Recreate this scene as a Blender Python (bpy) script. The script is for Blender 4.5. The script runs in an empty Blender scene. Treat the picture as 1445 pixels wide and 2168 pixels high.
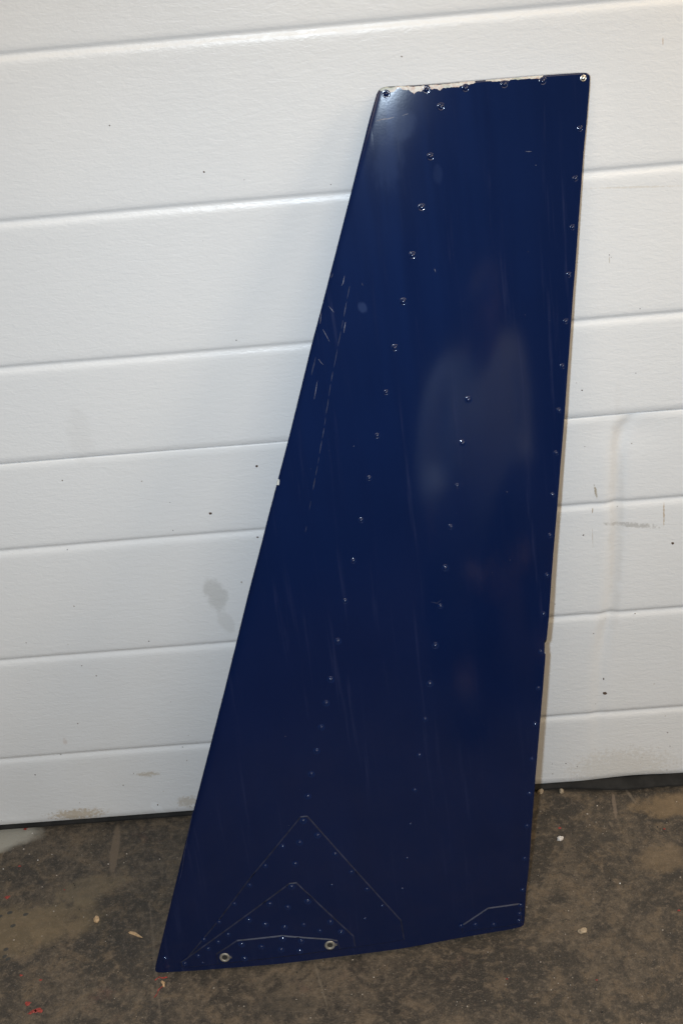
import bpy, bmesh, math, random
import numpy as np
from mathutils import Vector, Matrix
random.seed(7)
sc = bpy.context.scene
COL = sc.collection

# ------------------------------------------------------------------ camera
cam_d = bpy.data.cameras.new('camera')
cam_d.sensor_fit = 'VERTICAL'; cam_d.sensor_height = 22.3; cam_d.sensor_width = 14.9
cam_d.lens = 29.315; cam_d.clip_start = 0.02; cam_d.clip_end = 50
cam = bpy.data.objects.new('camera', cam_d); COL.objects.link(cam)
CP = Vector((0.0, -1.4223, 1.4384))
RT = Vector((0.99662, -0.02698, -0.07756)); UP = Vector((0.0797, 0.54548, 0.83433)); FW = Vector((-0.01979, 0.83769, -0.54579))
cam.matrix_world = Matrix(((RT.x, UP.x, -FW.x, CP.x), (RT.y, UP.y, -FW.y, CP.y), (RT.z, UP.z, -FW.z, CP.z), (0, 0, 0, 1)))
sc.camera = cam

# ------------------------------------------------------------------ world, lamps, exposure
w = bpy.data.worlds.new('World'); sc.world = w; w.use_nodes = True
w.node_tree.nodes['Background'].inputs[0].default_value = (1.0, 0.86, 0.72, 1)
w.node_tree.nodes['Background'].inputs[1].default_value = 0.02
sc.view_settings.view_transform = 'Standard'; sc.view_settings.look = 'None'
sc.view_settings.exposure = 0.0; sc.view_settings.gamma = 1.0
sc.render.engine = 'CYCLES'

fl = bpy.data.lights.new('camera_flash', 'SPOT')            # the flash on the camera, left of the lens
fl.energy = 73; fl.color = (0.70, 0.85, 1.0); fl.shadow_soft_size = 0.012
fl.spot_size = math.radians(118); fl.spot_blend = 0.9
flo = bpy.data.objects.new('camera_flash', fl); COL.objects.link(flo)
flo.matrix_world = Matrix.Translation(-0.055 * RT) @ cam.matrix_world @ Matrix.Rotation(math.radians(-4), 4, 'Y') @ Matrix.Rotation(math.radians(-19), 4, 'X')

ar = bpy.data.lights.new('ceiling_or_fill_light', 'AREA')            # warm workshop lamps on the ceiling
ar.shape = 'RECTANGLE'; ar.size = 3.6; ar.size_y = 1.4; ar.energy = 54; ar.color = (1.0, 0.80, 0.56)
aro = bpy.data.objects.new('ceiling_or_fill_light', ar); COL.objects.link(aro)
aro.location = (0.2, -2.9, 2.6); aro.rotation_euler = (math.radians(48), 0, 0)
ar_fill = bpy.data.lights.new('ceiling_or_fill_light', 'AREA'); ar_fill.shape = 'RECTANGLE'; ar_fill.size = 1.6; ar_fill.size_y = 0.5; ar_fill.energy = 26; ar_fill.color = (1.0, 0.80, 0.56)  # fill lamp added to light the sitting person from the front
aro_fill = bpy.data.objects.new('ceiling_or_fill_light', ar_fill); COL.objects.link(aro_fill); aro_fill.location = (1.5, -0.7, 1.9); aro_fill.rotation_euler = (math.radians(-50), 0, math.radians(-50))

# ------------------------------------------------------------------ helpers
def link(o, parent=None):
    COL.objects.link(o)
    if parent: o.parent = parent
    return o
def empty(name, loc=(0, 0, 0)):
    o = bpy.data.objects.new(name, None); o.location = loc; o.empty_display_size = 0.05
    COL.objects.link(o); return o
def tag(o, label=None, cat=None, group=None, kind=None):
    if label: o['label'] = label
    if cat: o['category'] = cat
    if group: o['group'] = group
    if kind: o['kind'] = kind
    return o
def mesh(name, verts, faces, mat, parent=None, smooth=True, uv=None):
    me = bpy.data.meshes.new(name); me.from_pydata([tuple(map(float, v)) for v in verts], [], faces); me.update()
    me.materials.append(mat)
    if smooth: me.polygons.foreach_set('use_smooth', [True] * len(me.polygons))
    o = bpy.data.objects.new(name, me); link(o, parent)
    return o
def bm_obj(name, bm, mat, parent=None, smooth=True):
    me = bpy.data.meshes.new(name); bm.to_mesh(me); bm.free(); me.materials.append(mat)
    if smooth: me.polygons.foreach_set('use_smooth', [True] * len(me.polygons))
    o = bpy.data.objects.new(name, me); link(o, parent)
    return o

class NT:
    """small helper to write node trees"""
    def __init__(s, name):
        s.m = bpy.data.materials.new(name); s.m.use_nodes = True
        s.t = s.m.node_tree; s.b = s.t.nodes['Principled BSDF']
        s.geo = s.t.nodes.new('ShaderNodeNewGeometry')
        s.tc = s.t.nodes.new('ShaderNodeTexCoord')
    def n(s, typ, **kw):
        nd = s.t.nodes.new(typ)
        for k, v in kw.items(): setattr(nd, k, v)
        return nd
    def L(s, a, b): s.t.links.new(a, b)
    def put(s, sock, v):
        if hasattr(v, 'is_linked') or isinstance(v, bpy.types.NodeSocket): s.L(v, sock)
        else: sock.default_value = v
    def map(s, vec, scale=(1, 1, 1), loc=(0, 0, 0), rot=(0, 0, 0)):
        m = s.n('ShaderNodeMapping'); s.L(vec, m.inputs[0])
        m.inputs['Scale'].default_value = scale; m.inputs['Location'].default_value = loc; m.inputs['Rotation'].default_value = rot
        return m.outputs[0]
    def noise(s, vec, scale, detail=4, rough=0.5, dist=0.0, col=False):
        m = s.n('ShaderNodeTexNoise'); s.L(vec, m.inputs['Vector'])
        m.inputs['Scale'].default_value = scale; m.inputs['Detail'].default_value = detail
        m.inputs['Roughness'].default_value = rough; m.inputs['Distortion'].default_value = dist
        return m.outputs['Color' if col else 'Fac']
    def math(s, op, a, b=0.0, c=0.0, clamp=False):
        m = s.n('ShaderNodeMath', operation=op, use_clamp=clamp)
        s.put(m.inputs[0], a); s.put(m.inputs[1], b); s.put(m.inputs[2], c); return m.outputs[0]
    def ramp(s, x, lo, hi, a=0.0, b=1.0):
        m = s.n('ShaderNodeMapRange', interpolation_type='SMOOTHSTEP')
        s.put(m.inputs['Value'], x); s.put(m.inputs['From Min'], lo); s.put(m.inputs['From Max'], hi)
        m.inputs['To Min'].default_value = a; m.inputs['To Max'].default_value = b; return m.outputs[0]
    def mix(s, f, a, b, blend='MIX'):
        m = s.n('ShaderNodeMix', data_type='RGBA', blend_type=blend)
        s.put(m.inputs[0], f)
        for i, v in ((6, a), (7, b)):
            if isinstance(v, tuple): m.inputs[i].default_value = (*v, 1) if len(v) == 3 else v
            else: s.L(v, m.inputs[i])
        return m.outputs[2]
    def blob(s, vec, cx, cy, rx, ry, rot=0.0, soft=0.5, axes='xy', wob=None):
        """soft-edged ellipse in world metres; axes 'xy' on the floor, 'xz' on the door"""
        sep = s.n('ShaderNodeSeparateXYZ'); s.L(vec, sep.inputs[0])
        X = sep.outputs[0]; Y = sep.outputs[1] if axes == 'xy' else sep.outputs[2]
        dx = s.math('SUBTRACT', X, cx); dy = s.math('SUBTRACT', Y, cy)
        c, q = math.cos(rot), math.sin(rot)
        u = s.math('DIVIDE', s.math('ADD', s.math('MULTIPLY', dx, c), s.math('MULTIPLY', dy, q)), rx)
        v = s.math('DIVIDE', s.math('SUBTRACT', s.math('MULTIPLY', dy, c), s.math('MULTIPLY', dx, q)), ry)
        d = s.math('ADD', s.math('MULTIPLY', u, u), s.math('MULTIPLY', v, v))
        if wob is not None: d = s.math('ADD', d, wob)
        return s.ramp(d, 1.0, 1.0 - soft)
    def bump(s, h, strength, dist=0.001, prev=None):
        b = s.n('ShaderNodeBump'); s.L(h, b.inputs['Height']); b.inputs['Strength'].default_value = strength
        b.inputs['Distance'].default_value = dist
        if prev is not None: s.L(prev, b.inputs['Normal'])
        return b.outputs[0]
    def fin(s, color=None, rough=None, metal=None, normal=None, spec=None, coat=None):
        b = s.b
        if color is not None:
            if isinstance(color, tuple): b.inputs['Base Color'].default_value = (*color, 1)
            else: s.L(color, b.inputs['Base Color'])
        if rough is not None: s.put(b.inputs['Roughness'], rough)
        if metal is not None: s.put(b.inputs['Metallic'], metal)
        if spec is not None: s.put(b.inputs['Specular IOR Level'], spec)
        if normal is not None: s.L(normal, b.inputs['Normal'])
        return s.m

# ------------------------------------------------------------------ materials
def mat_door():
    s = NT('white_door_paint'); P = s.geo.outputs['Position']
    big = s.noise(P, 3.0, 3, 0.5); mid = s.noise(P, 14, 4, 0.6)
    base = s.mix(s.ramp(big, 0.35, 0.7), (0.745, 0.757, 0.772), (0.77, 0.775, 0.78))
    sep = s.n('ShaderNodeSeparateXYZ'); s.L(P, sep.inputs[0]); X, Y, Z = sep.outputs
    # dust and grime, thicker towards the bottom of the door
    low = s.ramp(Z, 0.75, 0.02)
    dirt = s.math('MULTIPLY', low, s.ramp(mid, 0.35, 0.75, 0.25, 1.0))
    base = s.mix(s.math('MULTIPLY', dirt, 0.14), base, (0.60, 0.575, 0.53))
    wob = s.math('MULTIPLY', s.math('SUBTRACT', s.noise(P, 45, 5, 0.65), 0.5), 2.6)
    wob2 = s.math('MULTIPLY', s.math('SUBTRACT', s.noise(P, 200, 4, 0.7), 0.5), 3.6)
    def stain_or_shade(c, cx, cz, rx, rz, rot, soft, k, wb=wob):
        nonlocal base
        base = s.mix(s.math('MULTIPLY', s.blob(P, cx, cz, rx, rz, rot, soft, 'xz', wb), k), base, c)
    stain_or_shade((0.42, 0.415, 0.39), -0.2076, 0.3980, 0.01803, 0.03, 0.15, 0.7, 0.42)     # hand smudge beside the fin
    stain_or_shade((0.45, 0.44, 0.41), -0.1989, 0.3520, 0.01263, 0.024, 0.3, 0.8, 0.25)
    stain_or_shade((0.5, 0.49, 0.47), -0.3395, 0.6500, 0.01984, 0.05, 0.0, 0.9, 0.12)
    stain_or_shade((0.45, 0.36, 0.24), -0.4592, 0.0220, 0.04959, 0.012, 0.0, 0.9, 0.7, wob2)   # brown splash low down left
    stain_or_shade((0.45, 0.38, 0.28), -0.3451, 0.0900, 0.01984, 0.006, 0.0, 0.9, 0.6, wob2)
    stain_or_shade((0.45, 0.38, 0.28), -0.2949, 0.0300, 0.01984, 0.014, 0.0, 0.9, 0.55, wob2)
    stain_or_shade((0.50, 0.44, 0.36), -0.2047, 0.0260, 0.04508, 0.02, 0.0, 0.9, 0.3, wob2)
    stain_or_shade((0.80, 0.82, 0.84), -0.3420, 0.0220, 0.006836, 0.022, 0.5, 0.4, 0.8)        # wiped clean streak
    stain_or_shade((0.35, 0.30, 0.22), 0.2864, 0.5110, 0.001984, 0.012, 0.18, 0.8, 0.9, wob2) # rusty drips on the right
    stain_or_shade((0.33, 0.25, 0.16), 0.2830, 0.4830, 0.0009016, 0.0045, -0.1, 0.8, 0.8)
    stain_or_shade((0.45, 0.33, 0.20), 0.3741, 0.4690, 0.001172, 0.02, 0.05, 0.8, 0.75, wob2)
    stain_or_shade((0.50, 0.44, 0.38), 0.2842, 0.4420, 0.000638, 0.017, 0.05, 0.8, 0.6, wob2)
    stain_or_shade((0.40, 0.39, 0.37), 0.3343, 0.4565, 0.04147, 0.0045, -0.16, 0.9, 0.62, wob2) # dark rub mark
    stain_or_shade((0.50, 0.36, 0.24), 0.3420, 1.0590, 0.000541, 0.0055, 0.05, 0.8, 0.85)
    stain_or_shade((0.42, 0.38, 0.32), 0.2939, 0.8220, 0.0004508, 0.005, 0.05, 0.8, 0.8)
    stain_or_shade((0.62, 0.56, 0.47), 0.3174, 0.9050, 0.05951, 0.0014, -0.06, 0.9, 0.4, wob2)
    stain_or_shade((0.58, 0.50, 0.46), -0.4511, 0.1640, 0.003606, 0.008, 0.0, 0.9, 0.5, wob2)
    stain_or_shade((0.55, 0.50, 0.42), 0.3368, 0.0300, 0.09016, 0.045, 0.0, 0.9, 0.35, wob2)
    stain_or_shade((0.60, 0.57, 0.53), 0.3144, 0.4500, 0.01172, 0.22, 0.02, 0.9, 0.30)  # shading of the bent crease, painted as a vertical band
    # fine grime freckles
    vo = s.n('ShaderNodeTexVoronoi'); s.L(s.map(P, (1, 1, 1)), vo.inputs['Vector']); vo.inputs['Scale'].default_value = 55
    fre = s.math('MULTIPLY', s.ramp(vo.outputs['Distance'], 0.075, 0.03), s.math('MULTIPLY', s.ramp(s.noise(P, 9, 2), 0.5, 0.62), low))
    base = s.mix(s.math('MULTIPLY', fre, 0.6), base, (0.33, 0.28, 0.22))
    # embossed stucco grain
    n1 = s.noise(s.map(P, (70, 50, 170)), 1.0, 3, 0.55, 0.6)
    n2 = s.noise(s.map(P, (260, 200, 420)), 1.0, 2, 0.5, 0.3)
    h = s.math('ADD', s.math('MULTIPLY', n1, 0.8), s.math('MULTIPLY', n2, 0.35))
    nb = s.bump(h, 0.55, 0.0010)
    r = s.ramp(s.noise(P, 30, 3), 0.3, 0.7, 0.34, 0.42)
    return s.fin(base, r, 0.0, nb, 0.5)

def mat_fin():
    s = NT('dark_blue_gloss_paint'); O = s.tc.outputs['Object']
    # object coordinates: x along the chord, y up the fin
    st = s.noise(s.map(O, (150, 7, 1), rot=(0, 0, -0.20)), 1.0, 4, 0.6)
    st2 = s.noise(s.map(O, (38, 2.6, 1), rot=(0, 0, -0.30)), 1.0, 3, 0.55)
    cl = s.noise(O, 9, 3, 0.5)
    base = s.mix(s.ramp(cl, 0.3, 0.75), (0.0013, 0.0044, 0.026), (0.0016, 0.0052, 0.030))
    haze = s.math('MULTIPLY', s.ramp(st, 0.52, 0.74), s.ramp(st2, 0.45, 0.72))
    base = s.mix(s.math('MULTIPLY', haze, 0.22), base, (0.045, 0.05, 0.11))
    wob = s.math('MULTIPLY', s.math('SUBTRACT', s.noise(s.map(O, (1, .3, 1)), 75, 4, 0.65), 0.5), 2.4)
    # flash haze painted by the tip corner, rubbed places below along the leading edge
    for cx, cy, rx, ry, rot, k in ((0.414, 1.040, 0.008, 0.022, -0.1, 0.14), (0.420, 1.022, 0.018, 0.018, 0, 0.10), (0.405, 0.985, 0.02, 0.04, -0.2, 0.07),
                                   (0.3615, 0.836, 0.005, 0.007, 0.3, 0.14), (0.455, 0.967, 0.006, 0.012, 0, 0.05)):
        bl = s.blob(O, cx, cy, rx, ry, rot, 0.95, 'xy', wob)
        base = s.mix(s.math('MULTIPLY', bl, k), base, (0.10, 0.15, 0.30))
    # tiny dust and stone nicks
    vo = s.n('ShaderNodeTexVoronoi'); s.L(O, vo.inputs['Vector']); vo.inputs['Scale'].default_value = 60
    sp = s.math('MULTIPLY', s.ramp(vo.outputs['Distance'], 0.05, 0.02), s.ramp(s.noise(O, 11, 2), 0.62, 0.72))
    base = s.mix(s.math('MULTIPLY', sp, 0.30), base, (0.20, 0.20, 0.24))
    r = s.math('ADD', s.ramp(haze, 0.0, 1.0, 0.085, 0.20), s.ramp(s.noise(O, 5, 3), 0.3, 0.8, 0.0, 0.05))
    orange = s.noise(O, 420, 2, 0.5)
    wave = s.noise(s.map(O, (9, 5, 1)), 1.0, 2, 0.4)
    nb = s.bump(wave, 0.12, 0.004); nb = s.bump(orange, 0.025, 0.0005, nb)
    s.b.inputs['Coat Weight'].default_value = 0.85; s.L(r, s.b.inputs['Coat Roughness']); s.L(nb, s.b.inputs['Coat Normal'])
    r2 = s.math('ADD', s.ramp(st2, 0.3, 0.7, 0.62, 0.72), 0.0)
    s.b.inputs['Specular Tint'].default_value = (0.10, 0.28, 1.0, 1)      # metallic blue flake sheen
    return s.fin(base, r2, 0.0, nb, 0.42)

def mat_simple(name, col, rough=0.5, metal=0.0, var=0.15, scale=60, bump=0.1, bdist=0.0005, spec=0.5):
    s = NT(name); O = s.tc.outputs['Object']
    n = s.noise(O, scale, 4, 0.6)
    c2 = tuple(min(1, c * (1 - var)) for c in col); c1 = tuple(min(1, c * (1 + var)) for c in col)
    base = s.mix(s.ramp(n, 0.3, 0.7), c2, c1)
    return s.fin(base, rough, metal, s.bump(n, bump, bdist), spec)

def mat_chip():
    s = NT('chipped_primer'); O = s.tc.outputs['Object']
    n = s.noise(O, 260, 5, 0.65); m = s.noise(O, 60, 3)
    base = s.mix(s.ramp(n, 0.42, 0.62), (0.62, 0.62, 0.58), (0.52, 0.41, 0.36))
    base = s.mix(s.ramp(m, 0.55, 0.7), base, (0.40, 0.43, 0.38))
    return s.fin(base, 0.45, 0.0, s.bump(n, 0.5, 0.0004), 0.5)

def mat_floor():
    s = NT('stained_concrete'); P = s.geo.outputs['Position']
    P2 = s.map(P, (1, 1, 1), loc=(3.1, 1.7, 0))
    a = s.noise(P2, 7, 8, 0.70, 0.5); b = s.noise(P2, 30, 8, 0.72, 0.6); c = s.noise(P2, 110, 6, 0.75); d = s.noise(P2, 420, 4, 0.65)
    base = s.mix(s.ramp(a, 0.40, 0.60), (0.040, 0.0335, 0.0265), (0.096, 0.075, 0.054))
    base = s.mix(s.math('MULTIPLY', s.ramp(b, 0.50, 0.62), 0.75), base, (0.1279, 0.09386, 0.06156))
    base = s.mix(s.math('MULTIPLY', s.ramp(b, 0.50, 0.38), 0.9), base, (0.03762, 0.03177, 0.02599))
    base = s.mix(s.math('MULTIPLY', s.ramp(c, 0.50, 0.64), 0.60), base, (0.1618, 0.1242, 0.08892))
    base = s.mix(s.math('MULTIPLY', s.ramp(c, 0.48, 0.36), 0.75), base, (0.03386, 0.02888, 0.02326))
    base = s.mix(s.math('MULTIPLY', s.ramp(d, 0.56, 0.70), 0.6), base, (0.1956, 0.1588, 0.1231))
    base = s.mix(s.math('MULTIPLY', s.ramp(d, 0.45, 0.32), 0.6), base, (0.03762, 0.03249, 0.02736))
    red = s.noise(s.map(P, (1, 1, 1), loc=(9, 2, 0)), 12, 5, 0.7)
    base = s.mix(s.math('MULTIPLY', s.ramp(red, 0.60, 0.75), 0.35), base, (0.1505, 0.07581, 0.05814))
    wob = s.math('MULTIPLY', s.math('SUBTRACT', s.noise(P, 16, 6, 0.68), 0.5), 3.0)
    wob2 = s.math('MULTIPLY', s.math('SUBTRACT', s.noise(P, 90, 5, 0.7), 0.5), 3.0)
    def st(col, cx, cy, rx, ry, rot, soft, k, wb=wob):
        nonlocal base
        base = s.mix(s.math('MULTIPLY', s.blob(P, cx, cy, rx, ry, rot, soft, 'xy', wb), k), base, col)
    st((0.3663, 0.342, 0.288), -0.6204, -0.0227, 0.115, 0.03494, 0.15, 0.55, 0.92, s.math('MULTIPLY', wob, 0.35))     # pale cement patch under the door
    st((0.2257, 0.1552, 0.0855), 0.3988, -0.0486, 0.06909, 0.02706, 0.0, 0.7, 0.55)         # tan patches on the right
    st((0.2107, 0.148, 0.0855), 0.3578, -0.1463, 0.04278, 0.02881, 0.4, 0.8, 0.40)
    st((0.1956, 0.1444, 0.08208), -0.5049, -0.1854, 0.1164, 0.0539, 0.2, 0.8, 0.50)
    st((0.1881, 0.1444, 0.08892), -0.4390, -0.1272, 0.06653, 0.02852, 0.2, 0.8, 0.40)
    st((0.1505, 0.1119, 0.07866), -0.4021, -0.0531, 0.007366, 0.05413, 0.02, 0.6, 0.8, s.math('MULTIPLY', wob2, 0.35))   # dribble line towards the door
    st((0.1655, 0.13, 0.09576), -0.3257, -0.2566, 0.002178, 0.1351, 0.165, 0.7, 0.3, s.math('MULTIPLY', wob2, 0.5))
    st((0.1956, 0.1588, 0.1163), -0.1092, -0.3074, 0.001818, 0.0486, 0.22, 0.7, 0.35, s.math('MULTIPLY', wob2, 0.5))
    st((0.1806, 0.1372, 0.1026), 0.3187, -0.0405, 0.00319, 0.03213, -0.1, 0.7, 0.7, s.math('MULTIPLY', wob2, 0.5))
    st((0.1806, 0.1444, 0.1094), 0.3450, -0.0263, 0.002734, 0.01765, 0.3, 0.7, 0.5, s.math('MULTIPLY', wob2, 0.5))
    st((0.04138, 0.0361, 0.02941), -0.1631, -0.3368, 0.05049, 0.022, 0.0, 0.9, 0.5)
    st((0.04891, 0.04188, 0.0342), 0.2855, -0.0989, 0.02793, 0.01843, 0.0, 0.9, 0.5)
    st((0.02633, 0.02238, 0.01847), -0.0151, -0.3605, 0.00618, 0.00444, 0.0, 0.6, 0.9, wob2)
    st((0.03386, 0.02888, 0.02394), 0.1564, -0.3599, 0.0102, 0.00888, 0.0, 0.9, 0.6, wob2)
    st((0.03762, 0.03177, 0.02599), 0.2870, 0.0000, 0.09016, 0.01397, -0.04, 0.9, 0.75)            # darker bands along the seal
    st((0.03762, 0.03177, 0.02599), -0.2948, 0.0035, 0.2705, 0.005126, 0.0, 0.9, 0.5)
    st((0.03386, 0.02888, 0.02394), -0.4107, -0.2602, 0.01782, 0.001871, 0.18, 0.8, 0.7, wob2)
    for px, py in ((-0.5489, -0.1617), (-0.5129, -0.1617), (-0.5273, -0.1798), (-0.5299, -0.2190), (-0.5296, -0.2305), (-0.5238, -0.2349), (-0.5355, -0.1564)):
        st((0.03386, 0.0361, 0.03557), px, py, 0.0042, 0.0030, 0.3, 0.5, 0.85, s.math('MULTIPLY', wob2, 0.6))
    # light grains
    vo = s.n('ShaderNodeTexVoronoi'); s.L(P2, vo.inputs['Vector']); vo.inputs['Scale'].default_value = 130
    gr = s.math('MULTIPLY', s.ramp(vo.outputs['Distance'], 0.13, 0.05), s.ramp(s.noise(P2, 22, 3), 0.52, 0.66))
    base = s.mix(s.math('MULTIPLY', gr, 0.75), base, (0.3612, 0.3105, 0.2531))
    h = s.math('ADD', s.math('MULTIPLY', c, 1.0), s.math('MULTIPLY', d, 0.5)); h = s.math('ADD', h, s.math('MULTIPLY', gr, 0.5))
    nb = s.bump(h, 0.55, 0.0022)
    r = s.ramp(b, 0.35, 0.7, 0.55, 0.8)
    return s.fin(base, r, 0.0, nb, 0.4)

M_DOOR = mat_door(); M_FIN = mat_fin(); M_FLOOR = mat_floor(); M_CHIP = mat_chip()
M_RUBBER = mat_simple('black_rubber_seal', (0.010, 0.0095, 0.009), 0.9, var=0.5, scale=40)
M_METAL = mat_simple('bare_aluminium', (0.62, 0.61, 0.58), 0.32, 1.0, var=0.1, scale=300)
M_BUSH = mat_simple('worn_steel_bushing', (0.26, 0.245, 0.21), 0.45, 0.4, var=0.15, scale=400)
M_DARK = mat_simple('dark_hole', (0.02, 0.019, 0.017), 0.8)
M_SCR = mat_simple('scratch_in_paint', (0.13, 0.13, 0.17), 0.5, var=0.4, scale=300)
M_EDGE = mat_simple('plate_edge_highlight', (0.018, 0.021, 0.042), 0.5, var=0.5, scale=90, spec=0.3)  # lighter colour on the chamfers stands in for edges catching light
M_RIVET = mat_simple('blue_painted_rivet', (0.0045, 0.0140, 0.060), 0.12, var=0.1, scale=200, bump=0.02)
M_SCR2 = mat_simple('faint_scuff_and_glint', (0.010, 0.016, 0.052), 0.6, var=0.4, scale=200)
M_WHITECHIP = mat_simple('white_paint_chip', (0.60, 0.60, 0.56), 0.5)
M_RED = mat_simple('dried_red_paint', (0.25, 0.035, 0.025), 0.5, var=0.4, scale=300)
M_WOOD = mat_simple('pale_wood', (0.50, 0.33, 0.18), 0.65, var=0.3, scale=250)
M_STONE = mat_simple('white_stone', (0.68, 0.64, 0.60), 0.6, var=0.15, scale=200)
M_TAN = mat_simple('tan_stone', (0.36, 0.28, 0.19), 0.7, var=0.2, scale=200)
M_GRIT = mat_simple('pale_grit', (0.36, 0.31, 0.26), 0.7, var=0.5, scale=30)
M_SPECK = mat_simple('dark_splash', (0.09, 0.06, 0.045), 0.7, var=0.3, scale=200)
M_SPECK2 = mat_simple('grey_splash', (0.33, 0.30, 0.27), 0.7, var=0.2, scale=200)

# ------------------------------------------------------------------ measured layout, metres
LEFT = [(0.3999, 1.0542), (0.3887, 1.0273), (0.3642, 0.9623), (0.346, 0.9147), (0.3168, 0.839), (0.3032, 0.8048), (0.2877, 0.7631), (0.2769, 0.7339), (0.2641, 0.6995), (0.2453, 0.6511), (0.2271, 0.6043), (0.2159, 0.5746), (0.1933, 0.5168), (0.1689, 0.4513), (0.1476, 0.3946), (0.118, 0.3174), (0.086, 0.2345), (0.0597, 0.1642), (0.0315, 0.0877), (0.0087, 0.0266), (0.0008, 0.0052)]
RIGHT = [(0.6208, 1.0439), (0.6198, 1.0343), (0.6159, 1.0053), (0.6104, 0.9698), (0.6079, 0.9495), (0.602, 0.9024), (0.5961, 0.8547), (0.5916, 0.822), (0.5869, 0.7825), (0.58, 0.7282), (0.5744, 0.6821), (0.5678, 0.6338), (0.56, 0.5745), (0.5524, 0.5193), (0.5482, 0.4868), (0.5419, 0.4342), (0.5377, 0.4084), (0.5353, 0.4074), (0.5342, 0.3904), (0.5354, 0.3893), (0.5291, 0.3409), (0.5129, 0.2229), (0.5025, 0.1437), (0.4961, 0.0909), (0.4894, 0.0496), (0.4849, 0.0088)]
TOP = [(0.3999, 1.0542), (0.4021, 1.0572), (0.4051, 1.0594), (0.4095, 1.0602), (0.4463, 1.0579), (0.4704, 1.0568), (0.5194, 1.0549), (0.5685, 1.053), (0.5929, 1.0518), (0.6093, 1.0508), (0.6175, 1.05), (0.6198, 1.0487), (0.6207, 1.0467), (0.6208, 1.0439)]
BOT = [(0.0008, 0.0052), (0.0005, 0.0014), (0.0018, -0.0007), (0.0406, -0.001), (0.0978, -0.0012), (0.1621, -0.0021), (0.2393, -0.0016), (0.3225, -0.0027), (0.3943, -0.0006), (0.4487, -0.0014), (0.4602, -0.0021), (0.4789, -0.0016), (0.4834, 0.0007), (0.4849, 0.0088)]
RIV_TOP = [(0.4094, 1.0532), (0.4507, 1.0528), (0.4909, 1.0496), (0.531, 1.0487), (0.571, 1.0473), (0.6139, 1.045)]
RIV_SPAR = [(0.4642, 1.0344), (0.4489, 0.9856), (0.4348, 0.935), (0.4205, 0.8857), (0.4056, 0.8373), (0.3914, 0.7876), (0.377, 0.7389), (0.3619, 0.6903), (0.3477, 0.6416), (0.3332, 0.5923), (0.3186, 0.5437), (0.3037, 0.4947), (0.2896, 0.4444), (0.2755, 0.3955), (0.2662, 0.3649), (0.2567, 0.3332), (0.2472, 0.3018), (0.237, 0.2706), (0.2287, 0.2402), (0.2191, 0.2068), (0.2106, 0.1763), (0.2016, 0.146)]
RIV_AFT = [(0.6078, 0.9949), (0.6003, 0.9443), (0.5946, 0.8936), (0.5881, 0.8432), (0.5817, 0.7922), (0.5755, 0.7419), (0.5689, 0.6917), (0.5623, 0.6416), (0.556, 0.5915), (0.5496, 0.5418), (0.5431, 0.4921), (0.5363, 0.4425), (0.5298, 0.3933), (0.5237, 0.3445), (0.5168, 0.2957), (0.5096, 0.2472), (0.5035, 0.1981), (0.4973, 0.1512), (0.4911, 0.103), (0.4852, 0.0558), (0.4812, 0.0336), (0.4788, 0.0207), (0.4775, 0.0098), (0.4013, 0.0184), (0.4199, 0.0167), (0.4439, 0.0114)]
RIV_MID = [(0.4671, 0.7188), (0.4567, 0.6693), (0.4461, 0.6197), (0.4349, 0.5708), (0.424, 0.5208), (0.4142, 0.4731), (0.4036, 0.4232), (0.3923, 0.3736), (0.3823, 0.3267), (0.3709, 0.2783), (0.3605, 0.2301), (0.3506, 0.1822), (0.3417, 0.1332), (0.3313, 0.0884)]
RIV_PLATE = [(0.2342, 0.1839), (0.1888, 0.1737), (0.1638, 0.1476), (0.1402, 0.1214), (0.1173, 0.0957), (0.0939, 0.0705), (0.0709, 0.0459), (0.1928, 0.1142), (0.162, 0.0917), (0.1841, 0.0841), (0.2103, 0.0897), (0.1323, 0.0711), (0.1524, 0.0616), (0.1759, 0.0544), (0.2006, 0.0554), (0.1031, 0.0516), (0.0888, 0.0414), (0.0744, 0.0325), (0.06, 0.0229), (0.0411, 0.0127), (0.0166, 0.0211), (0.0641, 0.0115), (0.1184, 0.0359), (0.1429, 0.0292), (0.1677, 0.0218), (0.1716, 0.0383), (0.1948, 0.0315), (0.1909, 0.0166), (0.119, 0.0139), (0.2528, 0.1541), (0.2698, 0.1248), (0.2864, 0.0962), (0.2431, 0.1088), (0.235, 0.0546), (0.2201, 0.0431), (0.2471, 0.0378), (0.3031, 0.0679), (0.2794, 0.052)]
BUSH = [(0.2306, 0.0206), (0.0941, 0.0183)]
PLATE_A = [(0.0366, 0.0138), (0.0435, 0.0184), (0.0941, 0.0741), (0.1408, 0.1305), (0.2165, 0.2135), (0.2254, 0.2132), (0.3255, 0.042), (0.3268, 0.0106), (0.036, 0.0058)]
PLATE_B = [(0.0358, 0.0146), (0.1903, 0.1193), (0.1998, 0.1195), (0.2625, 0.029), (0.2628, 0.0119), (0.0378, 0.0057)]
PLATE_C = [(0.0832, 0.0241), (0.1132, 0.0426), (0.171, 0.0434), (0.2321, 0.0296), (0.2411, 0.026), (0.2432, 0.0121), (0.084, 0.0082)]
PLATE_D = [(0.4013, 0.0184), (0.4384, 0.0388), (0.4814, 0.0362), (0.4812, 0.0043), (0.4597, 0.0041), (0.4023, 0.0084)]
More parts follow.
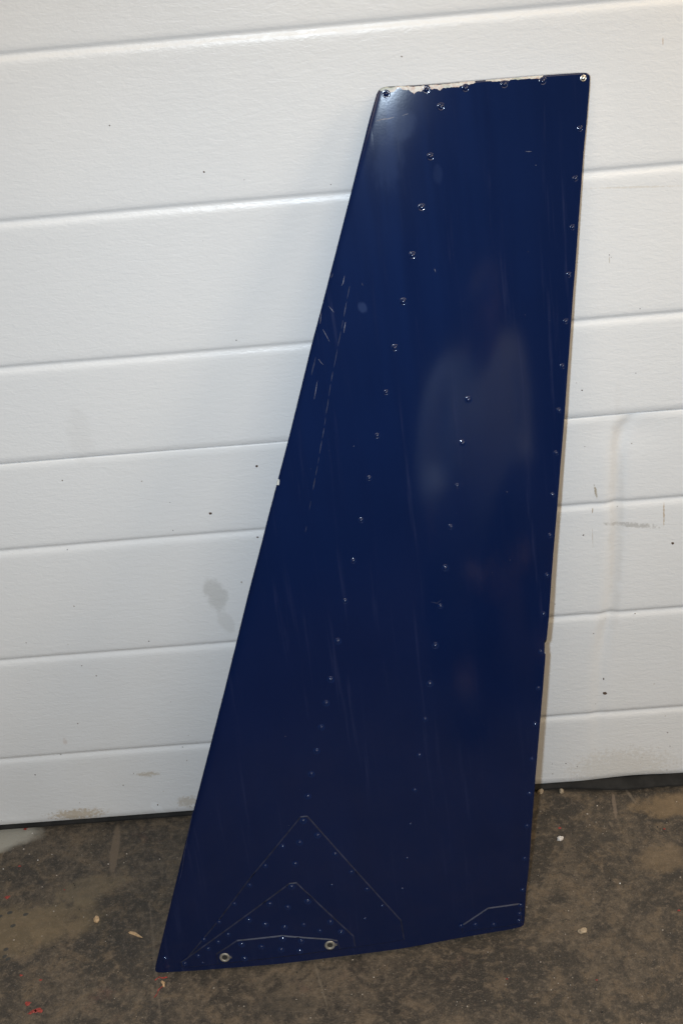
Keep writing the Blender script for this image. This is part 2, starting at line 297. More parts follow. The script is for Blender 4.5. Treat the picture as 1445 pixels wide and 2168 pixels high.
CHIP_TOP = [(0.403, 1.0572), (0.4073, 1.0567), (0.4112, 1.0567), (0.4139, 1.0541), (0.4163, 1.0543), (0.4194, 1.0558), (0.4215, 1.0577), (0.4235, 1.0579), (0.4253, 1.057), (0.4271, 1.0554), (0.4295, 1.0547), (0.4324, 1.0548), (0.4346, 1.0527), (0.4378, 1.0503), (0.4404, 1.0521), (0.4448, 1.0518), (0.4483, 1.0535), (0.4511, 1.0518), (0.4541, 1.0524), (0.4585, 1.0533), (0.4619, 1.0525), (0.4641, 1.0503), (0.4672, 1.0526), (0.4716, 1.0528), (0.475, 1.0521), (0.479, 1.0529), (0.4828, 1.0519), (0.4863, 1.0529), (0.4912, 1.0529), (0.496, 1.0528), (0.501, 1.0538)]
CHIP_TOP2 = [(0.5181, 1.053), (0.5255, 1.0531), (0.5318, 1.0521), (0.5377, 1.0524), (0.5475, 1.0519), (0.5574, 1.0515), (0.5648, 1.0511), (0.5672, 1.0501), (0.5702, 1.0502), (0.5718, 1.0526)]
TOPLINE = [(0.402, 1.0573), (0.405, 1.0595), (0.4093, 1.0603), (0.4457, 1.0582), (0.4696, 1.0572), (0.5183, 1.0553), (0.5674, 1.0533), (0.5718, 1.0531)]
SCR= [[(0.3959, 1.0274), (0.4024, 1.0286), (0.4083, 1.0284), (0.4152, 1.0295)], [(0.4231, 1.03), (0.4266, 1.0306), (0.4301, 1.0312)], [(0.3341, 0.8758), (0.331, 0.871)], [(0.3459, 0.8721), (0.3435, 0.8647), (0.3416, 0.8618)], [(0.3254, 0.8413), (0.3302, 0.8336)], [(0.3164, 0.8348), (0.3134, 0.8227)], [(0.3158, 0.8168), (0.3214, 0.8026)], [(0.3073, 0.7845), (0.3116, 0.7772)], [(0.3412, 0.8221), (0.3378, 0.8104)], [(0.3033, 0.7604), (0.2972, 0.74)], [(0.3044, 0.7869), (0.2974, 0.7674)], [(0.2425, 0.6486), (0.2454, 0.6496), (0.2456, 0.6475), (0.2425, 0.644)], [(0.4031, 0.4808), (0.4107, 0.4779), (0.4156, 0.482)], [(0.4424, 0.8689), (0.4431, 0.8653)], [(0.3503, 0.8614), (0.3356, 0.8138), (0.3175, 0.7563), (0.3044, 0.7071), (0.2918, 0.664), (0.2793, 0.6229), (0.268, 0.5838)], [(0.085, 0.2332), (0.0665, 0.1782), (0.0567, 0.145), (0.0507, 0.13)], [(0.4195, 0.7087), (0.4262, 0.7242)], [(0.53, 0.7308), (0.5313, 0.7086)], [(0.5482, 0.9792), (0.5552, 0.9783)], [(0.5584, 0.9643), (0.5586, 0.9633)], [(0.3632, 0.8626), (0.3643, 0.8594)]]
SPECK= [(-0.1472, 0.9628), (-0.1051, 0.9507), (-0.2398, 1.0213), (-0.1324, 0.5888), (-0.143, 0.4832), (-0.373, 0.5903), (-0.3944, 0.3976), (0.3315, 0.7583), (-0.1995, 0.2892), (-0.2761, 0.5797), (-0.2459, 0.5455), (-0.1981, 0.5246), (0.2594, 0.6688), (0.2664, 0.658), (0.2714, 0.5793), (0.3289, 0.5773), (0.3881, 0.4232), (0.2724, 0.4469), (0.2961, 0.8249), (0.2939, 0.8279), (0.237, 0.3386), (0.3439, 0.3122), (0.2157, 0.3289), (0.3082, 0.1747), (0.2955, 0.1569), (0.2355, 0.0493), (0.2553, 0.0481), (0.2363, 0.0295), (0.3994, 0.0929), (-0.4028, 0.2972), (-0.2924, 0.2218), (-0.5049, 0.1058), (-0.4269, 0.1954), (-0.1972, 0.2598), (-0.2218, 0.2198), (-0.3063, 0.3301), (-0.1587, 0.885), (-0.1367, 0.761), (-0.0121, 0.9373), (0.0721, 1.0664), (0.3301, 0.675)]

# ------------------------------------------------------------------ floor (setting)
def build_floor():
    vs, fs = [], []
    xs = [-4, -1.5, -0.8, 0.8, 1.5, 4]; ys = [-5, -2.5, -1.2, -0.5, 0.3, 1.0]
    for y in ys:
        for x in xs: vs.append((x, y, 0))
    n = len(xs)
    for j in range(len(ys) - 1):
        for i in range(n - 1): fs.append((j * n + i, j * n + i + 1, (j + 1) * n + i + 1, (j + 1) * n + i))
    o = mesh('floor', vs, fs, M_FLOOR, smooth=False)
    tag(o, 'stained brown grey concrete floor with paint drips in front of the white door', kind='structure')
    return o
floor = build_floor()

# ------------------------------------------------------------------ garage door
DB = 0.010; SH = 0.61
GR = (0.1281, 0.3050, 0.4819)             # groove heights inside one section
PROF = ((0.0095, 0), (0.0060, 0.0002), (0.0040, 0.0008), (0.0020, 0.0021), (0.0004, 0.0026), (-0.0014, 0.0023), (-0.0042, 0.0011), (-0.0070, 0.0003), (-0.0105, 0))
CRZ = np.array([0.0, 0.0591, 0.1494, 0.2351, 0.2841, 0.3234, 0.3929, 0.4669, 0.503, 0.5721, 0.5985, 0.622])
CRX = np.array([0.3013, 0.302, 0.2997, 0.3, 0.3037, 0.3114, 0.3142, 0.3147, 0.3123, 0.3128, 0.3177, 0.3324])
CRA = np.array([0.0, 0.15, 0.35, 0.5, 0.9, 0.8, 0.8, 0.8, 0.9, 1.0, 1.1, 0.6])
def door_y(x, z, sec):
    y = 0.0006 * math.sin(3.1 * x + 5 * z + sec) + 0.0004 * math.sin(9.0 * x - 4.0 * z + 1.3 * sec) + 0.0003 * math.sin(17 * x + 11 * z)
    if sec == 0:                                                     # bent place in the lowest section
        cx = np.interp(z, CRZ, CRX); a = np.interp(z, CRZ, CRA)
        t = (x - cx)
        y += a * 0.0030 * math.exp(-(t / 0.0085) ** 2) - a * 0.0012 * math.exp(-((t + 0.016) / 0.011) ** 2)
        y += 0.003 * math.exp(-((x - 0.325) / 0.045) ** 2 - ((z - 0.60) / 0.03) ** 2)
    return y
def build_section(k, parent):
    z0 = DB + k * SH; z1 = z0 + SH
    rows = [(z0 + 0.0005, 0.020), (z0 + 0.0005, 0.0025), (z0 + 0.0009, 0.0007), (z0 + 0.0018, 0.0)]
    inner = []
    for g in GR:
        for dz, dy in PROF: inner.append((z0 + g + dz, dy))
    inner.sort()
    zz = [z0 + 0.0018] + [r[0] for r in inner] + [z1 - 0.0018]
    full = []
    for i, zv in enumerate(zz[:-1]):
        full.append(zv); gap = zz[i + 1] - zv; m = int(gap // 0.009)
        for q in range(1, m + 1): full.append(zv + gap * q / (m + 1))
    full.append(zz[-1])
    pz = np.array([r[0] for r in inner]); py = np.array([r[1] for r in inner])
    rows = rows[:-1] + [(zv, float(np.interp(zv, pz, py))) for zv in full]
    rows += [(z1 - 0.0009, 0.0006), (z1 - 0.0005, 0.0022), (z1 - 0.0005, 0.020)]
    xs = list(np.arange(-1.5, -0.7, 0.1)) + list(np.arange(-0.7, 0.26, 0.02)) + list(np.arange(0.26, 0.39, 0.0025 if k == 0 else 0.02)) + list(np.arange(0.39, 0.8, 0.01)) + list(np.arange(0.8, 1.51, 0.1))
    vs, fs = [], []
    for j, (z, dy) in enumerate(rows):
        for x in xs:
            zz_ = z
            if k == 0 and z < z0 + 0.03 and x > 0.24:                # lower lip is knocked about on the right
                e = min(1, (x - 0.24) / 0.04) * (1 - (z - z0) / 0.03)
                zz_ += e * (0.0022 * math.sin(31 * x) * math.sin(11 * x + 1) + 0.0012)
            vs.append((x, dy + door_y(x, z, k), zz_))
    n = len(xs)
    for j in range(len(rows) - 1):
        for i in range(n - 1): fs.append((j * n + i, j * n + i + 1, (j + 1) * n + i + 1, (j + 1) * n + i))
    # back sheet
    b = len(vs); vs += [(xs[0], 0.040, z0 + 0.001), (xs[-1], 0.040, z0 + 0.001), (xs[-1], 0.040, z1 - 0.001), (xs[0], 0.040, z1 - 0.001)]
    fs.append((b, b + 3, b + 2, b + 1))
    o = mesh('door_section', vs, fs, M_DOOR, parent)
    return o
door = empty('garage_door', (0, 0, 0))
tag(door, 'white ribbed sectional garage door standing behind the blue fin', 'garage door')
for k in range(4): build_section(k, door)
# bottom seal: thin on the left, squashed forward on the right
def build_seal():
    vs, fs = [], []; xs = list(np.arange(-1.5, 1.501, 0.015)); m = 9
    for x in xs:
        e = min(1, max(0, (x - 0.16) / 0.16)); e = e * e * (3 - 2 * e)
        fw = 0.003 + e * (0.012 + 0.005 * math.sin(17 * x + 0.8) + 0.002 * math.sin(43 * x))
        h = 0.0105 + 0.0010 * e
        for q in range(m):
            t = math.pi * q / (m - 1)
            yy = 0.012 - (0.012 + fw) * math.sin(t) ** 0.8; zz = h / 2 + h / 2 * math.cos(t)
            vs.append((x, yy, max(zz, -0.002)))
    for i in range(len(xs) - 1):
        for q in range(m - 1): fs.append((i * m + q, i * m + q + 1, (i + 1) * m + q + 1, (i + 1) * m + q))
    return mesh('bottom_seal', vs, fs, M_RUBBER, door)
build_seal()

def disc_patch(bm, cx, cy, r, el=1.0, rot=0.0, n=9, jag=0.25, z=0.0, h=0.0002, axes='xy'):
    """a small flat irregular fleck lying on the floor ('xy') or on the door ('xz')"""
    ring = []
    top = []
    for q in range(n):
        a = 2 * math.pi * q / n; rr = r * (1 + random.uniform(-jag, jag))
        u, v = rr * math.cos(a), rr * el * math.sin(a)
        u, v = u * math.cos(rot) - v * math.sin(rot), u * math.sin(rot) + v * math.cos(rot)
        for lst, sc_, hh in ((ring, 1.0, 0.0), (top, 0.82, h)):
            if axes == 'xy': p = (cx + u * sc_, cy + v * sc_, z + hh)
            else: p = (cx + u * sc_, z - hh, cy + v * sc_)
            lst.append(bm.verts.new(p))
    if axes == 'xy': bm.faces.new(top)
    else: bm.faces.new(top[::-1])
    for q in range(n):
        f = (ring[q], ring[(q + 1) % n], top[(q + 1) % n], top[q])
        bm.faces.new(f if axes == 'xy' else f[::-1])
bm = bmesh.new(); bm2 = bmesh.new()
BIG = {0: 0.0014, 3: 0.0019, 4: 0.0013, 11: 0.0016, 16: 0.0018, 23: 0.0026, 13: 0.0011}
for i, (x, z) in enumerate(SPECK):
    sec = int((z - DB) // SH); zl = z - DB - sec * SH
    r = BIG.get(i, random.uniform(0.0005, 0.0010)); y = door_y(x, z, sec) - 0.00005
    disc_patch(bm if (i % 3 or i in BIG) else bm2, x, z, r, random.uniform(0.7, 1.5), random.uniform(0, 3), 7, 0.3, y, 0.0002, 'xz')
for q in range(40):
    x = random.uniform(-0.62, 0.52); z = 0.02 + 0.5 * random.random() ** 2.2
    disc_patch(bm2 if q % 3 else bm, x, z, random.uniform(0.0004, 0.0010), random.uniform(0.6, 2.4), random.uniform(-0.4, 0.4), 6, 0.35, door_y(x, z, 0) - 0.00005, 0.00015, 'xz')
o = bm_obj('dark_speck', bm, M_SPECK, door, False); tag(o, kind='stuff')
o = bm_obj('grey_speck', bm2, M_SPECK2, door, False); tag(o, kind='stuff')

# ------------------------------------------------------------------ fin
FO = Vector((-0.3239, -0.2721, 0.0))
FU = Vector((0.99862, 0.04835, 0.02069)); FV = Vector((-0.03069, 0.21636, 0.97583)); FN = Vector((0.0427, -0.97512, 0.21754))
fin = empty('tail_fin')
fin.matrix_world = Matrix(((FU.x, FV.x, FN.x, FO.x), (FU.y, FV.y, FN.y, FO.y), (FU.z, FV.z, FN.z, FO.z + 0.0006), (0, 0, 0, 1)))
tag(fin, 'dark blue riveted aircraft tail fin with chipped tip paint leaning on white door', 'tail fin')
def chord(v): return 0.38043171 * v + -0.00247824, 0.13146052 * v + 0.48377428
def uc(u, v):
    l, r = chord(v); ch = r - l; return min(1, max(0, (u - l) / ch)), ch
def wf(u, v):
    c, ch = uc(u, v); t = min(c / .03, 1)
    return 0.027 * ch * 4 * c * (1 - c) + 0.006 * ch * math.sqrt(max(0, 1 - (1 - t) ** 2))
def wb(u, v):
    c, ch = uc(u, v); t = min(c / .03, 1); k = min(1, c / 0.6); k = k * k * (3 - 2 * k)
    return -(0.012 * ch * 4 * c * (1 - c) + 0.006 * ch * math.sqrt(max(0, 1 - (1 - t) ** 2)) + 0.010 * k)
def wfr(u, v):                                                        # with the rolled tip edge
    e = np.interp(u, [p[0] for p in TOP], [p[1] for p in TOP]) - v
    t = min(1, max(0, e / 0.0014))
    return wf(u, v) - 0.0010 * (1 - math.sqrt(max(0, 1 - (1 - t) ** 2)))
def nrm(u, v, f=wf, h=2e-4):
    a = (f(u + h, v) - f(u - h, v)) / (2 * h); b = (f(u, v + h) - f(u, v - h)) / (2 * h)
    return Vector((-a, -b, 1)).normalized()
def resamp(pts, n):
    p = np.array(pts, float); d = np.r_[0, np.cumsum(np.hypot(*np.diff(p, axis=0).T))]; d /= d[-1]
    t = np.linspace(0, 1, n); return np.c_[np.interp(t, d, p[:, 0]), np.interp(t, d, p[:, 1])]
NC = 72
Lp = np.array(LEFT[::-1]); Rp = np.array(RIGHT[::-1])
sv = sorted(set(np.linspace(0, 1, 210).tolist() + [0.9998, 0.9995, 0.9991, 0.9986, 0.998, 0.997] + ((Rp[:, 1] - Rp[0, 1]) / (Rp[-1, 1] - Rp[0, 1])).tolist()))
sv = [s_ for i, s_ in enumerate(sv) if i == 0 or s_ - sv[i - 1] > 1e-5]; sv[-1] = 1.0
def side(P, t):
    v = P[0, 1] + t * (P[-1, 1] - P[0, 1]); return np.array([np.interp(v, P[:, 1], P[:, 0]), v])
def dens(pts, n):                                                     # denser near both ends, for the round corners
    p = np.array(pts, float); d = np.r_[0, np.cumsum(np.hypot(*np.diff(p, axis=0).T))]; d /= d[-1]
    t = np.linspace(0, 1, n); t = 0.5 - 0.5 * np.cos(np.pi * t) * (0.75 + 0.25 * np.cos(np.pi * t) ** 2)
    t[0] = 0; t[-1] = 1
    return np.c_[np.interp(t, d, p[:, 0]), np.interp(t, d, p[:, 1])], t
Tp, ct = dens(TOP, NC); Bp, cb = dens(BOT, NC)
G = np.zeros((len(sv), NC, 2))
for j, s_ in enumerate(sv):
    l, r = side(Lp, s_), side(Rp, s_)
    for i in range(NC):
        c = ct[i]
        G[j, i] = (1 - c) * l + c * r + (1 - s_) * Bp[i] + s_ * Tp[i] - ((1 - c) * (1 - s_) * Bp[0] + c * (1 - s_) * Bp[-1] + (1 - c) * s_ * Tp[0] + c * s_ * Tp[-1])
def grid_mesh(name, fn, flip, mat):
    vs = [(G[j, i, 0], G[j, i, 1], fn(G[j, i, 0], G[j, i, 1])) for j in range(len(sv)) for i in range(NC)]
    fs = []
    for j in range(len(sv) - 1):
        for i in range(NC - 1):
            f = (j * NC + i, j * NC + i + 1, (j + 1) * NC + i + 1, (j + 1) * NC + i); fs.append(f[::-1] if flip else f)
    return mesh(name, vs, fs, mat, fin)
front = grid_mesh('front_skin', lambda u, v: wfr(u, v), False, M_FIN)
def wb_(u, v): return wb(u, v)
grid_mesh('rear_skin', wb_, True, M_FIN)
def wall(name, pts, mat, back=0.0):
    vs, fs = [], []
    for u, v in pts:
        for q in range(4):
            t = q / 3; a = wfr(u, v) ; b = wb(u, v); vs.append((u, v, a + (b - a) * t))
    for i in range(len(pts) - 1):
        for q in range(3): fs.append((i * 4 + q, i * 4 + q + 1, (i + 1) * 4 + q + 1, (i + 1) * 4 + q))
    return mesh(name, vs, fs, mat, fin, False)
wall('tip_rib', [tuple(p) for p in G[-1]], M_FIN)
wall('root_rib', [tuple(p) for p in G[0]][::-1], M_METAL)
wall('aft_spar', [tuple(p) for p in G[::-1, -1]], M_METAL)

# rivets: a domed head standing in a shallow dimple ring
def rivet_mesh(name, r, ring, mat):
    prof = [(ring, 0.00003), (ring * 0.90, 0.00024), (ring * 0.80, 0.00030), (ring * 0.70, 0.00018), (r * 1.05, 0.00008), (r * 0.98, 0.00060), (r * 0.88, 0.00100), (r * 0.70, 0.00142), (r * 0.46, 0.00172), (r * 0.2, 0.00188)]
    prof = [(a, b * r / 0.0026) for a, b in prof]
    n = 16; vs, fs = [], []
    for rr, h in prof:
        for q in range(n):
            a = 2 * math.pi * q / n; vs.append((rr * math.cos(a), rr * math.sin(a), h))
    vs.append((0, 0, prof[-1][1] * 1.02))
    for k in range(len(prof) - 1):
        for q in range(n): fs.append((k * n + q, k * n + (q + 1) % n, (k + 1) * n + (q + 1) % n, (k + 1) * n + q))
    for q in range(n): fs.append(((len(prof) - 1) * n + q, (len(prof) - 1) * n + (q + 1) % n, len(vs) - 1))
    me = bpy.data.meshes.new(name); me.from_pydata(vs, [], fs); me.materials.append(mat)
    me.polygons.foreach_set('use_smooth', [True] * len(me.polygons)); return me
RB = rivet_mesh('rivet', 0.0025, 0.0045, M_RIVET); RS = rivet_mesh('rivet', 0.0021, 0.0034, M_RIVET); RM = rivet_mesh('rivet', 0.0022, 0.0034, M_METAL)
def put(me, name, u, v, lift=0.0, parent=fin, tilt=0.02):
    o = bpy.data.objects.new(name, me); COL.objects.link(o); o.parent = parent
    N = nrm(u, v); N = (N + Vector((random.gauss(0, tilt), random.gauss(0, tilt), 0))).normalized()
    q = Vector((0, 0, 1)).rotation_difference(N)
    o.matrix_local = Matrix.Translation(Vector((u, v, wfr(u, v) + lift))) @ q.to_matrix().to_4x4()
    return o
def inside(p, poly):
    x, y = p; c = False
    for i in range(len(poly)):
        x1, y1 = poly[i]; x2, y2 = poly[i - 1]
        if (y1 > y) != (y2 > y) and x < (x2 - x1) * (y - y1) / (y2 - y1) + x1: c = not c
    return c
TH = 0.0012
def lift(u, v):
    return TH * sum(inside((u, v), P) for P in (PLATE_A, PLATE_B, PLATE_C, PLATE_D))
for i, (u, v) in enumerate(RIV_TOP): put(RM if i == 5 else RB, 'rivet', u, v)
for i, (u, v) in enumerate(RIV_SPAR): put(RS if 6 <= i <= 11 else RB, 'rivet', u, v, lift(u, v))
for i, (u, v) in enumerate(RIV_AFT): put(RS, 'rivet', u, v, lift(u, v))
for i, (u, v) in enumerate(RIV_MID): put(RB if i in (0, 1, 4, 6, 7) else RS, 'rivet', u, v, lift(u, v) - (0.0006 if i > 10 else 0))
SMALLP = {1, 2, 3, 4, 5, 6, 14, 15, 16, 17, 18, 19, 20, 21, 29, 30, 31, 32, 34}
for i, (u, v) in enumerate(RIV_PLATE): put(RS if i in SMALLP else RB, 'rivet', u, v, lift(u, v) - (0.0005 if i in (21, 36, 37, 32) else 0))

# doubler plates, each a thin sheet laid on the skin
def plate(poly, level):
    z = TH * level; ch = 0.0013
    bm = bmesh.new()
    pts = []
    for i in range(len(poly)):
        a = Vector(poly[i]); b = Vector(poly[(i + 1) % len(poly)]); m = max(1, int((b - a).length / 0.008))
        for q in range(m): pts.append(a + (b - a) * q / m)
    area = sum(pts[i - 1].x * pts[i].y - pts[i].x * pts[i - 1].y for i in range(len(pts)))
    if area < 0: pts = pts[::-1]
    f = bm.faces.new([bm.verts.new((p.x, p.y, 0)) for p in pts])
    us = [p.x for p in pts]; vs_ = [p.y for p in pts]
    for co, no, lo, hi in (((1, 0, 0), (1, 0, 0), min(us), max(us)), ((0, 1, 0), (0, 1, 0), min(vs_), max(vs_))):
        x = lo + 0.010
        while x < hi:
            bmesh.ops.bisect_plane(bm, geom=bm.verts[:] + bm.edges[:] + bm.faces[:], plane_co=tuple(c * x for c in co), plane_no=no, dist=1e-6); x += 0.010
    bnd = [e for e in bm.edges if e.is_boundary]; bv = {v for e in bnd for v in e.verts}
    ext = bmesh.ops.extrude_edge_only(bm, edges=bnd)
    newv = [g for g in ext['geom'] if isinstance(g, bmesh.types.BMVert)]
    # outer ring keeps the outline at skin level; inner ring moves in by the chamfer
    pos = {}
    for v in bv:
        nb = [e.other_vert(v) for e in v.link_edges if e in set(bnd) or (e.other_vert(v) in bv and len(e.link_faces) >= 1)]
        pos[v] = None
    outl = [Vector((p.x, p.y)) for p in pts]
    def inset(p):
        best = None
        for i in range(len(poly)):
            a = Vector(poly[i]); b = Vector(poly[(i + 1) % len(poly)]); d = b - a
            t = max(0, min(1, (p - a).dot(d) / d.length_squared)); q = a + d * t; dist = (p - q).length
            if dist < 1e-4:
                nn = Vector((-d.y, d.x)).normalized()
                if area < 0: nn = -nn
                best = (best or Vector((0, 0))) + nn
        return best
    for v in bv:
        p = Vector((v.co.x, v.co.y)); nn = inset(p)
        if nn is not None and nn.length > 0.2:
            k = ch / nn.length * (1.0 if nn.length < 1.5 else 1.0); v.co.x += nn.x / nn.length * ch; v.co.y += nn.y / nn.length * ch
    for v in newv: v.co.z = -1
    for v in bm.verts:
        lv = (z - TH + 0.00002) if v.co.z < -0.5 else z
        v.co.z = wfr(v.co.x, v.co.y) + lv
    bmesh.ops.recalc_face_normals(bm, faces=bm.faces[:])
    if sum(f.normal.z for f in bm.faces) < 0: bmesh.ops.reverse_faces(bm, faces=bm.faces[:])
    o = bm_obj('doubler_plate', bm, M_FIN, fin)
    for e in o.data.edges: pass
    md = None
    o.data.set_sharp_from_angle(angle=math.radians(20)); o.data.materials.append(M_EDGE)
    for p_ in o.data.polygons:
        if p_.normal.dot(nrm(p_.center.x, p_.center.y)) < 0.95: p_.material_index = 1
    return o
plate(PLATE_A, 1); plate(PLATE_B, 2); plate(PLATE_C, 3); plate(PLATE_D, 1)

# bushings with a hole, two at the root
def bushing(u, v):
    prof = [(0.0068, 0.0), (0.0064, 0.0010), (0.0055, 0.0013), (0.0042, 0.0011), (0.0034, 0.0003), (0.0033, -0.0030)]
    n = 24; vs, fs = [], []
    for rr, h in prof:
        for q in range(n):
            a = 2 * math.pi * q / n; vs.append((rr * math.cos(a), rr * math.sin(a), h))
    for k in range(len(prof) - 1):
        for q in range(n): fs.append((k * n + q, k * n + (q + 1) % n, (k + 1) * n + (q + 1) % n, (k + 1) * n + q))
    o = put(mesh_only('bushing', vs, fs, M_BUSH), 'bushing', u, v, lift(u, v), tilt=0)
    k = len(vs)
    hv = [(0.0034 * math.cos(2 * math.pi * q / n), 0.0034 * math.sin(2 * math.pi * q / n), 0.0001) for q in range(n)]
    h = mesh('bolt_hole', hv, [tuple(range(n))], M_DARK, o, False)
    tv = [(0.0055, -0.0014, 0.0004), (0.0092, -0.0010, 0.0004), (0.0092, 0.0018, 0.0004), (0.0055, 0.0018, 0.0004)]
    tv += [(a * 0.98, b * 0.8, 0.0015) for a, b, c in tv]
    mesh('locking_tab', tv, [(4, 5, 6, 7), (0, 1, 5, 4), (1, 2, 6, 5), (2, 3, 7, 6), (3, 0, 4, 7)], M_METAL, o, False)
def mesh_only(name, vs, fs, mat):
    me = bpy.data.meshes.new(name); me.from_pydata(vs, [], fs); me.materials.append(mat)
    me.polygons.foreach_set('use_smooth', [True] * len(me.polygons)); return me
for u, v in BUSH: bushing(u, v)

# bare patches along the tip edge where the paint flaked away
def chip_strip(low, name='bare_patch'):
    lo = []
    for i in range(len(low) - 1):
        a, b = Vector(low[i]), Vector(low[i + 1]); m = 4
        for q in range(m):
            p = a + (b - a) * q / m; lo.append((p.x, p.y + random.gauss(0, 0.00028) - 0.0002))
    lo.append(low[-1])
    vs, fs = [], []; m = 6
    tu = [p[0] for p in TOP]; tv = [p[1] for p in TOP]
    for u, v in lo:
        top = float(np.interp(u, tu, tv)) - 0.00005
        for q in range(m):
            vv = v + (top - v) * q / (m - 1)
            vs.append((u, vv, wfr(u, vv) + 0.00012))
    for i in range(len(lo) - 1):
        for q in range(m - 1): fs.append((i * m + q, (i + 1) * m + q, (i + 1) * m + q + 1, i * m + q + 1))
    return mesh(name, vs, fs, M_CHIP, fin)
chip_strip(CHIP_TOP); chip_strip(CHIP_TOP2)
tl = [(u, float(np.interp(u, [p[0] for p in TOP], [p[1] for p in TOP])) - 0.0009) for u in np.linspace(0.512, 0.5306, 8)]
chip_strip(tl)

# scratches, and one painted highlight streak
def ribbon(bm, pts, wd, lift_=0.00008):
    pts = [Vector(p) for p in pts]; fine = []
    for i in range(len(pts) - 1):
        m = max(2, int((pts[i + 1] - pts[i]).length / 0.004))
        for q in range(m): fine.append(pts[i] + (pts[i + 1] - pts[i]) * q / m)
    fine.append(pts[-1]); prev = None; n = len(fine)
    for i, p in enumerate(fine):
        d = (fine[min(i + 1, n - 1)] - fine[max(i - 1, 0)]).normalized(); nn = Vector((-d.y, d.x))
        t = i / (n - 1); ww = wd * (0.25 + 0.75 * math.sin(math.pi * min(1, max(0, t)))) * random.uniform(0.6, 1.2)
        j = nn * random.gauss(0, 0.0001); a = p + nn * ww / 2 + j; b = p - nn * ww / 2 + j
        va = bm.verts.new((a.x, a.y, wfr(a.x, a.y) + lift_)); vb = bm.verts.new((b.x, b.y, wfr(b.x, b.y) + lift_))
        if prev: bm.faces.new((prev[0], prev[1], vb, va))
        prev = (va, vb)
bm = bmesh.new(); bf = bmesh.new()
WD = {0: 0.0014, 1: 0.0006, 3: 0.0007, 5: 0.0007, 6: 0.0006, 8: 0.0008, 9: 0.0006, 12: 0.0010, 4: 0.0006, 7: 0.0007}
FAINT = {10, 14, 2, 12, 20, 16, 17}
for i, s_ in enumerate(SCR):
    if i == 11: continue
    if i == 14:  # flash highlight along the leading edge, drawn as broken pale ribbons
        for q in range(len(s_) - 1):
            a, c = Vector(s_[q]), Vector(s_[q + 1])
            for lo_, hi_ in ((0.02, 0.30), (0.36, 0.70), (0.78, 0.97)):
                if random.random() < 0.8: ribbon(bf, [a + (c - a) * lo_, a + (c - a) * hi_], random.uniform(0.0006, 0.0013))
    elif i in (16, 17): continue
    elif i in FAINT: ribbon(bf, s_, 0.0010)
    elif i == 15: ribbon(bf, s_, 0.0012)
    else: ribbon(bm, s_, WD.get(i, 0.0006))
for q in range(0):                                                   # hair scratches running up the fin
    c = random.choice([random.uniform(0.02, 0.35), random.uniform(0.02, 0.95)]); v = random.uniform(0.35, 1.0); ln = random.uniform(0.01, 0.06)
    l, r = chord(v); u = l + c * (r - l); sl = 0.385 + (0.153 - 0.385) * c + random.gauss(0, 0.05)
    ribbon(bf, [(u, v), (u - sl * ln, v - ln)], random.uniform(0.0003, 0.0007))
for q in range(16):                                                   # stone nicks
    c = random.uniform(0.03, 0.95); v = random.uniform(0.2, 1.03); l, r = chord(v); u = l + c * (r - l)
    ribbon(bm if q % 4 == 0 else bf, [(u, v), (u + random.uniform(-.0015, .0015), v + 0.001)], 0.0006)
tag(bm_obj('scratch', bm, M_SCR, fin), kind='stuff'); tag(bm_obj('faint_scratch_and_glint', bf, M_SCR2, fin), kind='stuff')
ch = SCR[11]
pv = [(u, v, wfr(u, v) + 0.0003) for u, v in ((0.2427, 0.6442), (0.2455, 0.6444), (0.2469, 0.6504), (0.2451, 0.6510), (0.2445, 0.6482))]
mesh('chipped_edge', pv, [(0, 1, 2, 3, 4)], M_WHITECHIP, fin, False)

# ------------------------------------------------------------------ litter on the floor
floor_paint = bmesh.new()
REDS = [(-0.5408, 0.0000, 0.004), (-0.5368, -0.0730, 0.0028), (-0.5444, -0.1290, 0.0045), (-0.4648, -0.1231, 0.0018), (-0.4848, -0.3084, 0.0048), (-0.4754, -0.3204, 0.0062), (-0.4694, -0.3195, 0.0060), (-0.4795, -0.3231, 0.004),
        (-0.5017, -0.2632, 0.0030), (-0.4740, -0.2731, 0.0028), (0.2343, -0.0772, 0.0030), (0.1273, -0.3239, 0.0016), (0.3650, -0.2369, 0.0030), (0.2387, -0.3351, 0.0018), (0.3784, -0.0936, 0.0018)]
def lump(name, cx, cy, rx, ry, h, rot, mat, label, cat, seed=0, group=None):
    """a small worn stone, chip or crumb lying on the floor"""
    rn = random.Random(seed); bm = bmesh.new(); bmesh.ops.create_icosphere(bm, subdivisions=2, radius=1.0)
    for v in bm.verts:
        k = 1 + rn.uniform(-0.22, 0.22); v.co *= k; v.co.x *= rx; v.co.y *= ry; v.co.z *= h
        if v.co.z < -h * 0.55: v.co.z = -h * 0.55
    o = bm_obj(name, bm, mat, None, False); o.location = (cx, cy, h * 0.5); o.rotation_euler = (0, 0, rot)
    tag(o, label, cat, group); return o
for i, (x, y, r) in enumerate(REDS):
    bm = bmesh.new(); disc_patch(bm, 0, 0, r * 0.8, random.uniform(0.55, 0.9), random.uniform(-0.5, 0.5), 14, 0.38, 0, 0.0003)
    o = bm_obj('paint_drip', bm, M_RED, floor, False); o.location = (x, y, 0.0004)
